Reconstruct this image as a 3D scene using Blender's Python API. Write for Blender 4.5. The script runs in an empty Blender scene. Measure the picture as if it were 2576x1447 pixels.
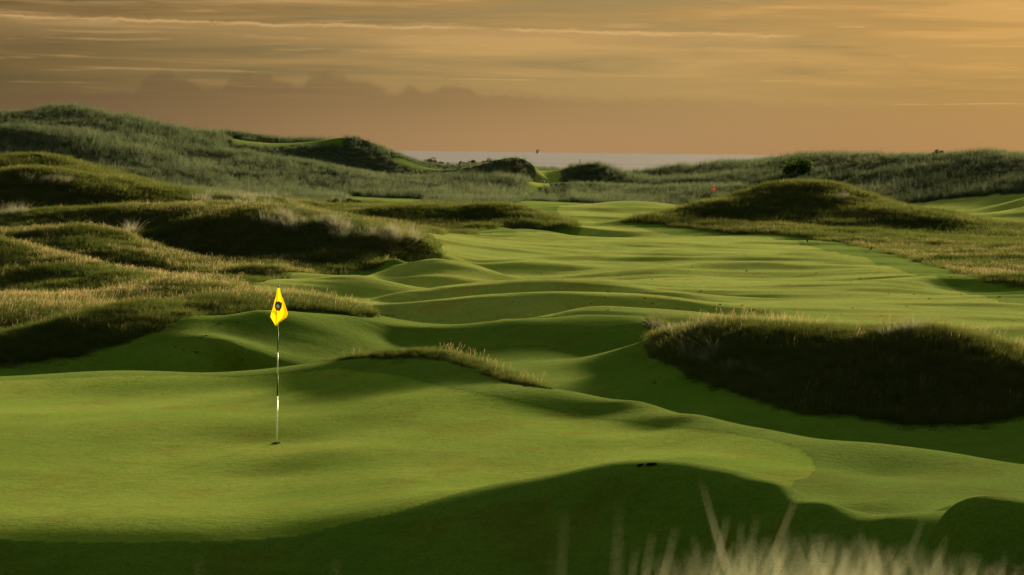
import bpy, math, random
import numpy as np
random.seed(7); rng = np.random.default_rng(7)
scene = bpy.context.scene
COL = scene.collection

# ------------------------------------------------------------------ camera
CAMZ = 4.03
FPX = 7155.6                       # focal length in units of the 2576-wide survey frame
PITCH = math.radians(2.735); ROLL = math.radians(0.70)
fw = np.array([0, math.cos(PITCH), -math.sin(PITCH)])
r0 = np.array([1.0, 0, 0]); u0 = np.cross(r0, fw)
rt = math.cos(ROLL)*r0 + math.sin(ROLL)*u0
up = -math.sin(ROLL)*r0 + math.cos(ROLL)*u0
cam = bpy.data.cameras.new('camera'); camo = bpy.data.objects.new('camera', cam); COL.objects.link(camo)
from mathutils import Matrix, Vector
camo.matrix_world = Matrix(((rt[0], up[0], -fw[0], 0), (rt[1], up[1], -fw[1], 0), (rt[2], up[2], -fw[2], CAMZ), (0, 0, 0, 1)))
cam.sensor_width = 36; cam.lens = 100; cam.clip_start = 0.2; cam.clip_end = 200000
cam.dof.use_dof = True; cam.dof.focus_distance = 46; cam.dof.aperture_fstop = 8
scene.camera = camo

# ------------------------------------------------------------------ light
EXPO = 2.4; K = 1/2**EXPO
SUN_AZ = math.radians(22); SUN_EL = math.radians(9.5)      # azimuth to the right of the view
scene.view_settings.view_transform = 'Standard'; scene.view_settings.look = 'None'
scene.view_settings.exposure = EXPO; scene.view_settings.gamma = 1
sl = bpy.data.lights.new('sun', 'SUN'); sl.energy = 4.6; sl.angle = math.radians(4.5); sl.color = (1, .80, .48)
so = bpy.data.objects.new('sun', sl); COL.objects.link(so)
sd = Vector((math.sin(SUN_AZ)*math.cos(SUN_EL), math.cos(SUN_AZ)*math.cos(SUN_EL), math.sin(SUN_EL)))
so.rotation_euler = (-sd).to_track_quat('-Z', 'Y').to_euler()
so.location = sd*300
scene.cycles.max_bounces = 5; scene.cycles.diffuse_bounces = 2; scene.cycles.transparent_max_bounces = 4
scene.cycles.transmission_bounces = 2; scene.cycles.glossy_bounces = 2

# node helpers
class NT:
    def __init__(s, nt): s.nt = nt; s.n = nt.nodes; s.l = nt.links
    def node(s, t, **kw):
        n = s.n.new(t)
        for k, v in kw.items(): setattr(n, k, v)
        return n
    def link(s, a, b): s.l.new(a, b)
    def put(s, sock, v):
        if isinstance(v, bpy.types.NodeSocket): s.l.new(v, sock)
        elif v is not None: sock.default_value = v
    def m(s, op, a, b=None, c=None):
        n = s.node('ShaderNodeMath', operation=op)
        for i, v in enumerate((a, b, c)): 
            if v is not None: s.put(n.inputs[i], v)
        return n.outputs[0]
    def ss(s, x, lo, hi, a=0.0, b=1.0):
        n = s.node('ShaderNodeMapRange', interpolation_type='SMOOTHSTEP')
        s.put(n.inputs[0], x); n.inputs[1].default_value = lo; n.inputs[2].default_value = hi
        n.inputs[3].default_value = a; n.inputs[4].default_value = b
        return n.outputs[0]
    def mix(s, f, a, b, mode='MIX'):
        n = s.node('ShaderNodeMix', data_type='RGBA', blend_type=mode)
        s.put(n.inputs[0], f)
        for i, v in ((6, a), (7, b)):
            if isinstance(v, tuple): v = (v[0], v[1], v[2], 1)
            s.put(n.inputs[i], v)
        return n.outputs[2]
    def xyz(s, x, y, z):
        n = s.node('ShaderNodeCombineXYZ')
        for i, v in enumerate((x, y, z)): s.put(n.inputs[i], v)
        return n.outputs[0]
    def noise(s, vec, scale=1.0, detail=3.0, rough=.5, dist=0.0):
        n = s.node('ShaderNodeTexNoise'); s.put(n.inputs['Vector'], vec)
        n.inputs['Scale'].default_value = scale; n.inputs['Detail'].default_value = detail
        n.inputs['Roughness'].default_value = rough; n.inputs['Distortion'].default_value = dist
        return n.outputs['Fac']

def build_world():
    w = bpy.data.worlds.new('World'); scene.world = w; w.use_nodes = True
    w.node_tree.nodes.clear(); g = NT(w.node_tree)
    tc = g.node('ShaderNodeTexCoord'); sp = g.node('ShaderNodeSeparateXYZ'); g.link(tc.outputs['Generated'], sp.inputs[0])
    X, Y, Z = sp.outputs
    a = g.m('ARCTAN2', X, Y)
    e = Z
    sky = g.node('ShaderNodeTexSky', sky_type='NISHITA', sun_disc=False)
    sky.sun_elevation = SUN_EL; sky.sun_rotation = SUN_AZ; sky.dust_density = 4; sky.air_density = 1.2
    def c(*v): return tuple(x for x in v)
    # overcast evening vault: grey blue overhead, peach low down
    vault = g.mix(g.ss(e, .05, .5), c(.36, .31, .25), c(.165, .205, .180))
    low = g.mix(g.ss(e, .0, .024), c(.47, .295, .148), c(.42, .295, .130))
    low = g.mix(g.ss(e, .03, .056), low, c(.37, .235, .092))
    n1 = g.noise(g.xyz(g.m('MULTIPLY', a, 9), g.m('MULTIPLY', e, 150), 0.0), 1, 4, .55, .6)
    n2 = g.noise(g.xyz(g.m('MULTIPLY', a, 22), g.m('MULTIPLY', e, 420), 7.3), 1, 4, .6, .4)
    hi = g.ss(e, .014, .034)
    # soft olive veils and warm bands
    low = g.mix(g.m('MULTIPLY', g.ss(n1, .48, .64), g.m('MULTIPLY', hi, .85)), low, c(.265, .215, .108))
    low = g.mix(g.m('MULTIPLY', g.ss(n1, .48, .34), g.m('MULTIPLY', hi, .75)), low, c(.57, .375, .155))
    # darker to the left, golden to the right
    left = g.ss(a, .02, -.20)
    low = g.mix(g.m('MULTIPLY', left, 1.0), low, g.mix(1.0, low, c(.36, .38, .41), 'MULTIPLY'))
    right = g.ss(a, .04, .19)
    low = g.mix(g.m('MULTIPLY', right, .85), low, g.mix(1.0, low, c(.86, .76, .58), 'MULTIPLY'))
    # cloud bank on the horizon
    P = [(0,240),(75,230),(175,220),(225,230),(300,226),(350,217),(365,197),(385,184),(410,177),(450,192),(485,200),(525,220),(555,220),(565,202),(600,185),(665,182),(685,197),(720,200),(750,212),(765,202),(800,180),(835,181),(875,190),(915,200),(950,215),(995,226),(1020,216),(1065,223),(1100,221),(1115,209),(1170,211),(1200,230),(1288,232),(1388,238),(1463,243),(1638,246),(1888,256),(2038,261),(2288,261),(2576,263)]
    fc = g.node('ShaderNodeFloatCurve'); cv = fc.mapping.curves[0]
    fc.mapping.use_clip = True
    pts = []
    for px, row in P:
        A = (px-1288)/FPX; E = (381.8+(px-1288)*.0122-row)/FPX
        pts.append(((A+.2)/.4, E/.03))
    cv.points[0].location = (0, pts[0][1]); cv.points[1].location = (1, pts[-1][1])
    for x, y in pts: cv.points.new(x, y)
    fc.mapping.update()
    g.put(fc.inputs['Value'], g.m('MULTIPLY_ADD', a, 2.5, .5))
    puff = g.noise(g.xyz(g.m('MULTIPLY', a, 130), g.m('MULTIPLY', e, 190), 3.1), 1, 5, .62, .3)
    top = g.m('ADD', g.m('MULTIPLY', fc.outputs[0], .03), g.m('MULTIPLY', g.m('SUBTRACT', puff, .5), .0062))
    d = g.m('SUBTRACT', top, e)
    leftish = g.ss(a, .09, -.04)
    soft = g.ss(d, -.0009, .0026)
    bank = g.m('MULTIPLY', soft, g.m('MULTIPLY', g.ss(e, .000, .021), g.m('MULTIPLY_ADD', leftish, .30, .13)))
    low = g.mix(bank, low, c(.135, .085, .058))
    low = g.mix(g.m('MULTIPLY', g.ss(e, .024, .004), .35), low, g.mix(left, c(.42, .26, .14), c(.22, .15, .088)))
    # long lit wisps
    line = g.m('ADD', g.m('MULTIPLY_ADD', a, -.0112, .0428), g.m('MULTIPLY', g.m('SUBTRACT', g.noise(g.xyz(g.m('MULTIPLY', a, 28), 0.0, 1.7), 1, 5, .7), .5), .0052))
    dl = g.m('SUBTRACT', e, line)
    core = g.m('MULTIPLY', g.ss(dl, -.0011, -.0001), g.ss(dl, .00055, .0001))
    glow = g.m('MULTIPLY', g.ss(dl, -.011, -.0005), g.ss(dl, .0012, .0))
    am = g.ss(a, .105, .085)
    frag = g.ss(g.noise(g.xyz(g.m('MULTIPLY', a, 45), g.m('MULTIPLY', e, 700), 5.5), 1, 3, .6), .36, .58)
    low = g.mix(g.m('MULTIPLY', glow, g.m('MULTIPLY', am, .45)), low, c(.54, .35, .155))
    low = g.mix(g.m('MULTIPLY', core, g.m('MULTIPLY', am, g.m('MULTIPLY', frag, .48))), low, c(.82, .55, .27))
    nw = g.noise(g.xyz(g.m('MULTIPLY', a, 60), g.m('MULTIPLY', e, 900), 2.2), 1, 4, .65)
    for p0, p1, q0, q1, th, st in ((130,740,170,184,4,.40),(0,360,52,64,7,.55),(0,560,62,74,6,.35),(1030,1370,197,202,3,.35),(2180,2640,264,262,2.5,.40),(1900,1990,204,205,2.5,.35),(2080,2170,71,72,2,.6),(0,300,208,211,2.5,.3),(1340,1480,76,82,3,.5),(0,960,14,4,10,.35),(1480,1800,80,86,3,.35)):
        A0 = (p0-1288)/FPX; A1 = (p1-1288)/FPX; E0 = (381.8+(p0-1288)*.0122-q0)/FPX; E1 = (381.8+(p1-1288)*.0122-q1)/FPX; sl_ = (E1-E0)/(A1-A0); th /= FPX; w_ = (A1-A0)*.25
        dd = g.m('SUBTRACT', g.m('SUBTRACT', e, g.m('MULTIPLY_ADD', a, sl_, E0-sl_*A0)), g.m('MULTIPLY', g.m('SUBTRACT', nw, .5), th*2.6))
        mk = g.m('MULTIPLY', g.m('MULTIPLY', g.ss(dd, -th*1.6, 0), g.ss(dd, th*.6, 0)), g.m('MULTIPLY', g.ss(a, A0, A0+w_), g.ss(a, A1, A1-w_)))
        low = g.mix(g.m('MULTIPLY', mk, g.m('MULTIPLY', g.ss(nw, .25, .6), st)), low, g.mix(left, c(.80, .54, .26), c(.48, .33, .17)))
    wis = g.m('MULTIPLY', g.ss(n2, .54, .72), g.m('MULTIPLY', hi, .42))
    low = g.mix(wis, low, c(.60, .38, .165))
    inband = g.ss(e, .16, .055)
    low = g.mix(1.0, low, c(.84, .79, .68), 'MULTIPLY')
    col = g.mix(inband, vault, low)
    # glow round the sun's quarter
    da = g.m('ABSOLUTE', g.m('SUBTRACT', a, SUN_AZ))
    sunside = g.m('MULTIPLY', g.ss(da, .36, .05), g.ss(e, .35, .0))
    col = g.mix(g.m('MULTIPLY', sunside, .15), col, c(.85, .50, .20))
    mx = g.node('ShaderNodeBackground'); g.put(mx.inputs[0], col); mx.inputs[1].default_value = K
    bk = g.node('ShaderNodeBackground'); g.link(sky.outputs[0], bk.inputs[0]); bk.inputs[1].default_value = .0012
    ad = g.node('ShaderNodeAddShader'); g.link(mx.outputs[0], ad.inputs[0]); g.link(bk.outputs[0], ad.inputs[1])
    out = g.node('ShaderNodeOutputWorld'); g.link(ad.outputs[0], out.inputs[0])
build_world()

# ------------------------------------------------------------------ survey geometry
def ray(px, row):
    return fw + (px-1288)/FPX*rt - (row-723.5)/FPX*up
def at(px, row, y):                 # world point seen at that direction, y metres away
    d = ray(px, row); return np.array([0, 0, CAMZ]) + d*(y/d[1])
CP = []                              # control points x, y, z
def addp(p): CP.append((float(p[0]), float(p[1]), float(p[2])))
def T(px, y, z): addp(((px-1288)/FPX*y, y, z))
def C(*pts):
    for px, row, y in pts: addp(at(px, row, y))
def ridge(pts, f=None, b=None, f2=None, b2=None, f0=None, b0=None):
    for px, row, y in pts:
        p = at(px, row, y); addp(p)
        for o, s in ((f, -1), (f2, -1), (b, 1), (b2, 1), (f0, -1), (b0, 1)):
            if o:
                yy = y + s*o[0]; addp((p[0]*yy/y, yy, p[2]-o[1]))
for px in (-2600, -1200, 0, 1288, 2576, 3900, 5200):
    T(px, .8, 2.5); T(px, 4, 2.55); T(px, 8, 2.5); T(px, 14, 1.2)
    if px > 3000: T(px, 20, 1.2)
    else: T(px, 20, -.2)
# front lip of the green and the mound beside it
ridge([(-300,1330,31.5),(0,1335,31.5),(250,1343,31.3),(500,1350,31.1),(750,1342,31.2),(950,1308,31.4),(1150,1262,31.8),(1300,1218,32.2)], f=(1.6,.42), f2=(4,1.0))
ridge([(1400,1198,32.3),(1480,1175,32.6),(1550,1163,32.7),(1650,1158,32.5),(1750,1166,32.1),(1850,1187,31.5),(1950,1215,30.8),(2080,1262,29.8),(2200,1315,28.6)], f=(1.7,.5), f2=(4.2,1.15), b=(1.6,.30))
C((2290,1345,27.8),(2380,1300,29.5))
ridge([(2340,1345,24.3),(2411,1278,24.5),(2487,1263,24.5),(2576,1264,24.5),(2750,1262,24.5),(3000,1250,24.5)], f=(1.6,.5), b=(2.0,.5))
C((2200,1200,35),(2200,1270,32),(2450,1225,33.5),(2400,1270,30.5),(2100,1220,33.5),(2800,1270,31.5))
# green
C((697,1115,39),(300,1150,37.7),(0,1150,37.8),(300,1075,40.3),(0,1080,40.3),(600,1070,40.2),(300,1000,46),(0,1000,46),(600,1000,44.2),(500,1265,33.5),(0,1265,33.6),(250,1265,33.5),(750,1255,33.6),(0,1200,35.8),(350,1200,35.8),(700,1190,36),(1000,1200,34.7),(-500,1265,33.6),(1350,1180,35.6),(-500,1100,39),
  (1000,950,44.3),(1000,1000,42.2),(1000,1050,40.4),(1000,1100,38.5),(1200,960,43.8),(1200,1010,41.8),(1200,1060,40),(1200,1130,37.4),(1350,1030,41.3),(1350,1100,38.6),
  (850,960,45.2),(850,1010,42.6),(850,1060,40.4),(850,1130,37.3),(1500,1040,41),(1500,1100,38.5),(1650,1080,39.3),(1650,1130,37.2),(1800,1110,37.6),(1900,1150,36),(2050,1190,34.5),(1750,1150,35.6))
# face of the long bank beyond the hollow
C((400,860,57.2),(400,900,56),(500,840,57.5),(500,880,56.4),(500,910,55.7),(600,850,57.9),(600,900,56.4),(700,830,59.1),(700,880,57.6),(800,850,59.2),(900,850,60),(900,890,58.6),(1000,860,61),(1200,850,61),(1200,890,59.6),(1400,840,61.3),(1400,890,59.6),(1550,850,61),(1550,900,59.3))
ridge([(-600,960,50),(-200,955,50),(0,950,50),(150,942,50.3)], b=(1.5,.30))
ridge([(300,936,50.5),(450,938,50)], b=(2.6,.45))
ridge([(600,943,49.5),(700,935,49),(850,906,47.7),(950,893,47),(1050,886,46.6),(1150,897,46),(1250,930,45),(1370,975,43.5),(1450,987,42.8),(1600,1010,41.5),(1750,1045,40),(1900,1078,38.8),(2000,1100,38.2),(2200,1115,37.5),(2400,1140,37),(2576,1170,36),(2800,1200,35.4),(3200,1220,35)], b=(2.6,.55), b2=(6.5,.85))
# slope across the hollow, up to the long bank
ridge([(500,815,58.8),(540,806,59.2),(590,793,59.7),(650,781,60.3),(760,788,61),(900,801,61.8),(1000,815,62.2),(1100,824,62),(1200,815,62.2),(1300,802,62.5),(1430,795,62.8),(1540,801,62.5),(1650,806,62)], b=(1.6,.10))
# tall dark dune on the right
ridge([(1700,838,56.5),(1770,826,55.0),(1835,822,54.0),(1948,830,52.8),(2061,840,51.6),(2173,848,51),(2248,842,50.7),(2305,836,50.5),(2361,840,50.4),(2436,856,50.2),(2511,876,50),(2576,902,49.7),(2800,930,49.5),(3200,940,49)], b=(2,.26), b2=(8,.6))
C((1668,895,55),(1674,925,52.5),(1760,965,50.5),(1873,1000,48.5),(1948,1030,47.5),(2023,1045,47),(2136,1055,47),(2248,1064,47),(2361,1068,47),(2474,1068,46.8),(2576,1048,47),(2800,1040,46))
# dark rough bank on the left
ridge([(-500,880,58.5),(-200,872,58.8),(0,855,59.1),(100,838,59),(200,815,59.1),(300,792,59.7),(400,768,61),(500,756,63.3),(600,754,65.4),(700,753,66),(800,757,66),(860,772,65.5),(905,787,65)], b=(4,.45))
for px, y, z in ((-500,56.6,-.45),(-200,56.8,-.42),(0,57,-.40),(100,57,-.28),(200,57.2,-.16),(300,57.5,.07),(400,58.3,.28),(500,60.2,.42),(-300,53.5,-.6),(0,53.5,-.6),(100,54.5,-.58),(250,54.5,-.55),(400,55.5,-.4),(0,55.6,-.52),(250,56,-.4)): T(px, y, z)
C((975,672,95.5))
T(0,66,.02); T(130,69,.05); T(-300,66,.1); T(0,72,.1); T(250,74,.1)
# rough hillside on the left: several tiers
ridge([(-400,600,92),(-150,605,92),(0,612,92),(100,628,90),(200,660,87),(300,690,82),(434,712,77)], f=(5,.38), b=(5,.35))
ridge([(-400,585,101),(-100,585,101),(0,582,101),(83,578,101),(170,578,101),(250,580,101),(330,603,100),(420,640,98),(560,676,95)], f=(5.5,.5), b=(7,.3))
ridge([(130,536,112),(234,527,112),(350,520,113),(500,520,113),(650,523,112),(735,527,111),(859,545,108),(909,556,106.5),(984,580,104.5),(1034,597,103),(1065,610,102.3)], f=(7,.8), b=(8,.3))
T(859,96.5,.02); T(959,97.5,.02); T(1034,98.5,.02); T(735,97,.15); T(650,92,.1); T(560,86,.1); T(1110,101,.03)
ridge([(-300,395,150),(-100,400,150),(0,404,150),(50,392,150),(83,392,151),(117,396,152),(200,423,155),(300,449,158),(384,474,160),(451,490,163),(600,503,166),(760,508,168)], b=(14,.8), f=(25,.55))
T(100,122,1.95); T(350,133,1.8); T(-200,120,2.1); T(600,140,1.35)
# centre mound of rough grass
ridge([(820,530,150),(884,538,150),(959,524,151),(1046,511,152),(1122,513,152),(1172,520,152),(1234,518,152),(1297,522,151),(1347,538,150),(1384,548,149),(1415,563,148)], f=(6.5,1.05), b=(9,.8))
for px in (900,1059,1209,1284,1402): T(px,143,.08)
T(1470,150,.1); T(1130,172,.25); T(1300,172,.2)
ridge([(1071,597,137),(1134,591,138),(1209,583,139),(1272,580,139.5),(1334,581,139),(1400,590,138)], f=(3.5,.2), b=(2,.1))
# big mound on the right
ridge([(1600,550,152),(1690,536,155),(1753,521,157),(1836,504,158),(1920,476,159),(2004,463,160),(2045,464,160),(2108,474,160),(2170,496,160),(2233,512,160),(2296,528,159),(2379,542,158),(2462,557,157)], b=(10,.85))
for px, y, z in ((1690,146,.2),(1878,146,.25),(2000,146,.3),(2129,146,.3),(2300,146,.2),(2500,146,.15)): T(px, y, z)
ridge([(1900,533,152.5),(1990,530,152.5),(2080,536,152.5)], f=(2.5,.45)); ridge([(2200,541,151),(2290,537,151),(2370,548,151)], f=(2.5,.4))
# swells along the fairway
ridge([(1340,799,66),(1430,782,66.6),(1489,774,67),(1570,775,67.1),(1664,779,67),(1780,787,67)], f=(1.8,.2), b=(1.2,.2))
ridge([(950,771,71.3),(1072,762,71.5),(1206,747,71.8),(1306,742,71.8),(1400,740,71.8),(1473,741,71.8),(1600,747,71.8),(1720,762,71.8)], f=(2.1,.44), b=(3.2,.34), f0=(.9,.14), b0=(1.1,.10))
ridge([(905,752,79.5),(1000,736,81),(1105,723,82),(1200,711,82.3),(1272,705,82.5),(1406,701,82.7),(1506,705,82.7),(1600,716,82.5),(1700,734,81.5)], f=(2.7,.50), b=(3.4,.30), f0=(1.1,.16), b0=(1.2,.09))
ridge([(900,690,92),(955,679,93.5),(1039,658,94.2),(1089,653,94.4),(1139,656,94.4),(1222,677,94),(1290,697,93)], f=(3.4,.44), b=(3,.25), f0=(1.2,.12), b0=(1.2,.08))
ridge([(1180,664,101.5),(1305,657,102),(1420,663,101.5)], f=(1.6,.15), b=(2.5,.15))
ridge([(1390,649,107.5),(1510,643,108.3),(1640,648,107.5)], f=(1.8,.17), b=(2.5,.15))
ridge([(1660,667,99.5),(1760,657,101),(1880,653,101.5),(2000,655,101.5),(2140,663,100)], f=(2.3,.22), b=(3,.2))
ridge([(1880,649,107.5),(2000,641,108.5),(2120,648,107.5)], f=(1.7,.14), b=(3,.15))
ridge([(1560,631,115),(1690,624,116),(1830,630,115)], f=(2.2,.18), b=(3,.15))
ridge([(1500,612,121),(1570,606,123),(1680,607,123)], f=(2.8,.2), b=(3,.15))
T(1850,135,.03); T(1950,138,.05)
ridge([(2290,697,90),(2362,690,91.5),(2440,692,91.5),(2520,700,90)], f=(2,.3), b=(3,.2))
ridge([(2450,824,63.5),(2520,818,64),(2600,820,64)], f=(1.2,.15), b=(2,.12))
for px, y in ((1900,70),(2200,70),(2500,72),(2000,78),(2300,80),(1800,76),(900,88),(1450,89),(1800,88),(2150,92),(2600,84),(1300,112),(1500,100),(1750,110),(2050,116),(2350,105),(2700,100),(1250,128),(1500,134),(1700,134),(2000,130),(2300,125),(2700,125),(1480,165),(2900,70),(3300,80)): T(px, y, 0)
ridge([(1400,526,182),(1450,517,186),(1570,508,190),(1690,516,188),(1740,524,186)], f=(10,.6), b=(10,.5))
T(1300,195,.1); T(1600,212,.1); T(1000,190,.3); T(2000,200,.1); T(2300,195,.05); T(2576,188,.05); T(2900,190,.1); T(1800,205,-.05); T(1791,224,-.42)
C((2400,527,212)); ridge([(2525,514,205),(2576,499,203),(2700,478,200)], f=(6,.5), b=(6,.5))
# far dunes, left
ridge([(-500,282,262),(-200,297,262),(0,294,262),(27,294,262),(67,292,262),(100,273,262),(134,268,262),(184,270,262),(234,281,262),(300,295,262),(367,307,262),(451,328,262),(501,333,262),(534,340,260)], b=(16,2.0))
ridge([(568,368,255),(620,372,255),(700,373,256),(800,374,256),(859,373,257)])
T(620,266,4.05); T(700,266,4.05); T(800,266,4.02)
ridge([(551,338,279),(601,333,280),(668,341,281),(751,354,280),(820,358,278)], b=(14,1.5))
C((859,353,262),(879,345,260),(900,354,259),(918,376,257),(935,397,255),(950,424,254),(984,429,254),(1034,433,255),(1074,433,256),(1109,428,256),(1209,426,257),(1249,421,257),(1272,408,256),(1295,402,255.5),(1312,400,255),(1326,405,254),(1337,425,253))
C((909,363,268),(941,382,270),(971,394,270),(996,401,270),(1034,407,270),(1059,418,270),(1109,418,270),(1209,415.5,270))
T(1295,268,2.4); T(1320,266,2.2)
for px in (1110,1160,1215,1260): T(px,262,2.3); T(px,276,2.25); T(px,290,2.2)
for px,z in ((941,3.2),(996,2.7),(1050,2.3)): T(px,284,z)
for px, y, z in ((-400,205,.8),(-100,205,.8),(0,205,.8),(200,207,.8),(400,210,.8),(560,214,.6),(700,217,.5),(860,221,.45),(1000,225,.45),(1150,226,.4),(1250,226,.35)): T(px, y, z)
for px, y, z in ((0,236,4.2),(200,238,4.6),(400,240,3.5),(600,241,2.8),(800,242,2.7),(1000,241,1.5),(1200,241,1.6),(1300,242,1.7)): T(px, y, z)
# mown walk between the dunes
C((1302,502,226),(1345,482,238),(1384,456,256),(1352,458,252),(1383,436,273),(1350,436,271),(1415,437,273))
T(1360,284,2.35); T(1410,284,2.35); T(1380,290,2.2)
# far dunes, right
ridge([(1435,426,262),(1455,418,261),(1472,415,260),(1503,417,260),(1536,425,260),(1565,442,260)], b=(10,1.2))
ridge([(1586,452,282),(1620,433,284),(1670,430,285),(1711,423,285),(1753,427,285),(1795,417,285),(1837,412,285),(1900,413,283),(1962,409,280),(2004,401,275),(2037,397,272),(2129,400,268),(2233,396,262),(2337,391,257),(2400,396,253),(2484,390,248),(2576,390,243),(2700,387,238),(3000,380,232)], b=(14,1.5))
C((1384,470,243),(1414,462,247),(1470,456,250),(1540,460,250),(1600,468,252))
for px, y, z in ((1400,226,.25),(1550,226,.15),(1660,230,.15),(1880,228,.2),(2000,230,.3),(2254,225,.4),(2421,215,.4),(2576,212,.5),(2900,205,.5)): T(px, y, z)
for px, y, z in ((1700,255,1.5),(1900,255,2.0),(2129,248,2.2),(2337,238,2.4),(2500,230,2.3)): T(px, y, z)
for px in (-2600, -800, 300, 1000, 1400, 1700, 2300, 3200, 5200):
    T(px, 330, 0); T(px, 380, -4); T(px, 460, -7.5); T(px, 900, -9)
for px in (-2600, 5200):
    for y, z in ((40,.3),(60,.5),(90,1),(130,2),(190,2.5),(250,4),(290,3)): T(px, y, z)
for y, z in ((30,1.4),(45,1.2),(62,1.0)): T(3900, y, z)

CP = np.array(CP); cu = CP[:, 0]/CP[:, 1]; cv_ = np.log(CP[:, 1]); cz = CP[:, 2]
SC = 10.0
def tps(r2):
    return r2*np.log(np.maximum(r2, 1e-12))*.5
n = len(CP); A = np.zeros((n+3, n+3))
du = (cu[:, None]-cu[None])*SC; dv = (cv_[:, None]-cv_[None])*SC
A[:n, :n] = tps(du*du+dv*dv) + np.eye(n)*1e-4
A[:n, n] = 1; A[:n, n+1] = cu*SC; A[:n, n+2] = cv_*SC; A[n:, :n] = A[:n, n:].T
W = np.linalg.solve(A, np.concatenate([cz, np.zeros(3)]))
CUu = np.linspace(-.61, .61, 460); CVv = np.linspace(math.log(.75), math.log(1250), 1060)
def coarse():
    out = np.empty((len(CVv), len(CUu))); bu = (CUu[:, None]-cu[None])*SC; bu2 = bu*bu
    for i, v in enumerate(CVv):
        r2 = bu2+((v-cv_)*SC)**2
        out[i] = (r2*np.log(np.maximum(r2, 1e-12))*.5) @ W[:n] + W[n] + W[n+1]*CUu*SC + W[n+2]*v*SC
    return out
def cubic(F, u, v):
    fj = (u-CUu[0])/(CUu[1]-CUu[0]); fi = (v-CVv[0])/(CVv[1]-CVv[0])
    j = np.clip(fj.astype(int), 1, len(CUu)-3); i = np.clip(fi.astype(int), 1, len(CVv)-3); s = fi-i; t = fj-j
    def w(t): return (-.5*t+t*t-.5*t**3, 1-2.5*t*t+1.5*t**3, .5*t+2*t*t-1.5*t**3, -.5*t*t+.5*t**3)
    ws = w(s); wt = w(t); o = 0
    for a in range(4):
        o = o + ws[a]*sum(wt[b]*F[i+a-1, j+b-1] for b in range(4))
    return o

def hsh(ix, iy, s):
    h = (ix.astype(np.int64)*374761393 + iy.astype(np.int64)*668265263 + s*974634777) & 0xffffffff
    h = ((h ^ (h >> 13))*1274126177) & 0xffffffff
    return ((h ^ (h >> 16)) & 0xffffff)/float(0xffffff)
def vnoise(x, y, s=0):
    ix = np.floor(x); iy = np.floor(y); fx = x-ix; fy = y-iy
    fx = fx*fx*fx*(fx*(fx*6-15)+10); fy = fy*fy*fy*(fy*(fy*6-15)+10)
    ix = ix.astype(np.int64); iy = iy.astype(np.int64)
    a = hsh(ix, iy, s); b = hsh(ix+1, iy, s); c = hsh(ix, iy+1, s); d = hsh(ix+1, iy+1, s)
    return (a*(1-fx)+b*fx)*(1-fy)+(c*(1-fx)+d*fx)*fy*1.0
def fbm(x, y, s=0, o=3, g=.5):
    t = 0; amp = 1; tot = 0
    for k in range(o):
        t = t + amp*(vnoise(x*2**k+17.3*k, y*2**k-9.1*k, s+k)-.5); tot += amp; amp *= g
    return t/tot*2          # about -1..1

# ------------------------------------------------------------------ grid (a fan that widens with distance, one sheet)
NU, NV = 1000, 1250
q = np.linspace(-1, 1, NU)
UU = .20*q + .40*np.sign(q)*np.abs(q)**5
VV = np.interp(np.linspace(0, 1, NV), [0, .06, .10, .55, .90, .97, 1], np.log([.8, 18, 27, 90, 300, 380, 1200]))
gu, gv = np.meshgrid(UU, VV)
Zb = cubic(coarse(), gu, gv)
GY = np.exp(gv); GX = gu*GY

def hit_on(Zg, px, row):
    d = ray(px, row); u = d[0]/d[1]
    j = np.searchsorted(UU, u); j = min(max(j, 1), NU-1); t = (u-UU[j-1])/(UU[j]-UU[j-1])
    col = Zg[:, j-1]*(1-t)+Zg[:, j]*t; Y = np.exp(VV)
    zr = CAMZ + d[2]/d[1]*Y
    below = np.where((zr < col) & (Y > 15))[0]
    k = below[0] if len(below) else NV-1
    k = max(k, 1)
    a = zr[k-1]-col[k-1]; b = zr[k]-col[k]; s = a/(a-b) if a != b else 1
    y = Y[k-1]*(1-s)+Y[k]*s
    return u*y, y
def poly_img(pts): return [hit_on(Zb, *p) if len(p) == 2 else ((p[0]-1288)/FPX*p[1], p[1]) for p in pts]
def inside(X, Y, poly):
    r = np.zeros(X.shape, bool); m = len(poly)
    for i in range(m):
        x1, y1 = poly[i]; x2, y2 = poly[(i+1) % m]
        if y1 == y2: continue
        c = ((y1 > Y) != (y2 > Y)) & (X < (x2-x1)*(Y-y1)/(y2-y1)+x1)
        r ^= c
    return r
def WP(pts):
    o = []
    for p in pts:
        if len(p) == 3: o.append(((p[0]-1288)/FPX*p[1], p[1]))
        else: o.append(hit_on(Zb, *p))
    return o
mown = WP([(-3000,23,0),(-3000,49,0),(-300,56.6,0),(0,57,0),(100,57,0),(200,57.2,0),(300,57.5,0),(400,58.3,0),(500,60.1,0),(634,61.5,0),(700,62.6,0),(859,64.0,0),(940,65,0),(905,68.5,0),(860,69.5,0),(768,70.5,0),(700,71.5,0),(618,716),(668,708),(718,686),(859,682),(959,670),(1034,656),(1102,634),(1100,102,0),(1090,108,0),(1040,120,0),(1030,136,0),(1065,590),(1209,580),(1284,577),(1402,583),(1450,575),(1432,150,0),(1420,157,0),(1380,165,0),(1330,172,0),(1300,182,0),(1285,200,0),(1300,222,0),(1450,222,0),(1600,222,0),(1780,220,0),(1760,190,0),(1740,165,0),(1690,158,0),(1600,152.5,0),(1565,151,0),(1600,562),(1690,572),(1878,590),(1950,592),(2024,598),(2129,610),(2250,640),(2350,668),(2420,690),(2500,705),(2576,718),(2900,80,0),(4400,70,0),(4400,23,0)])
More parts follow.
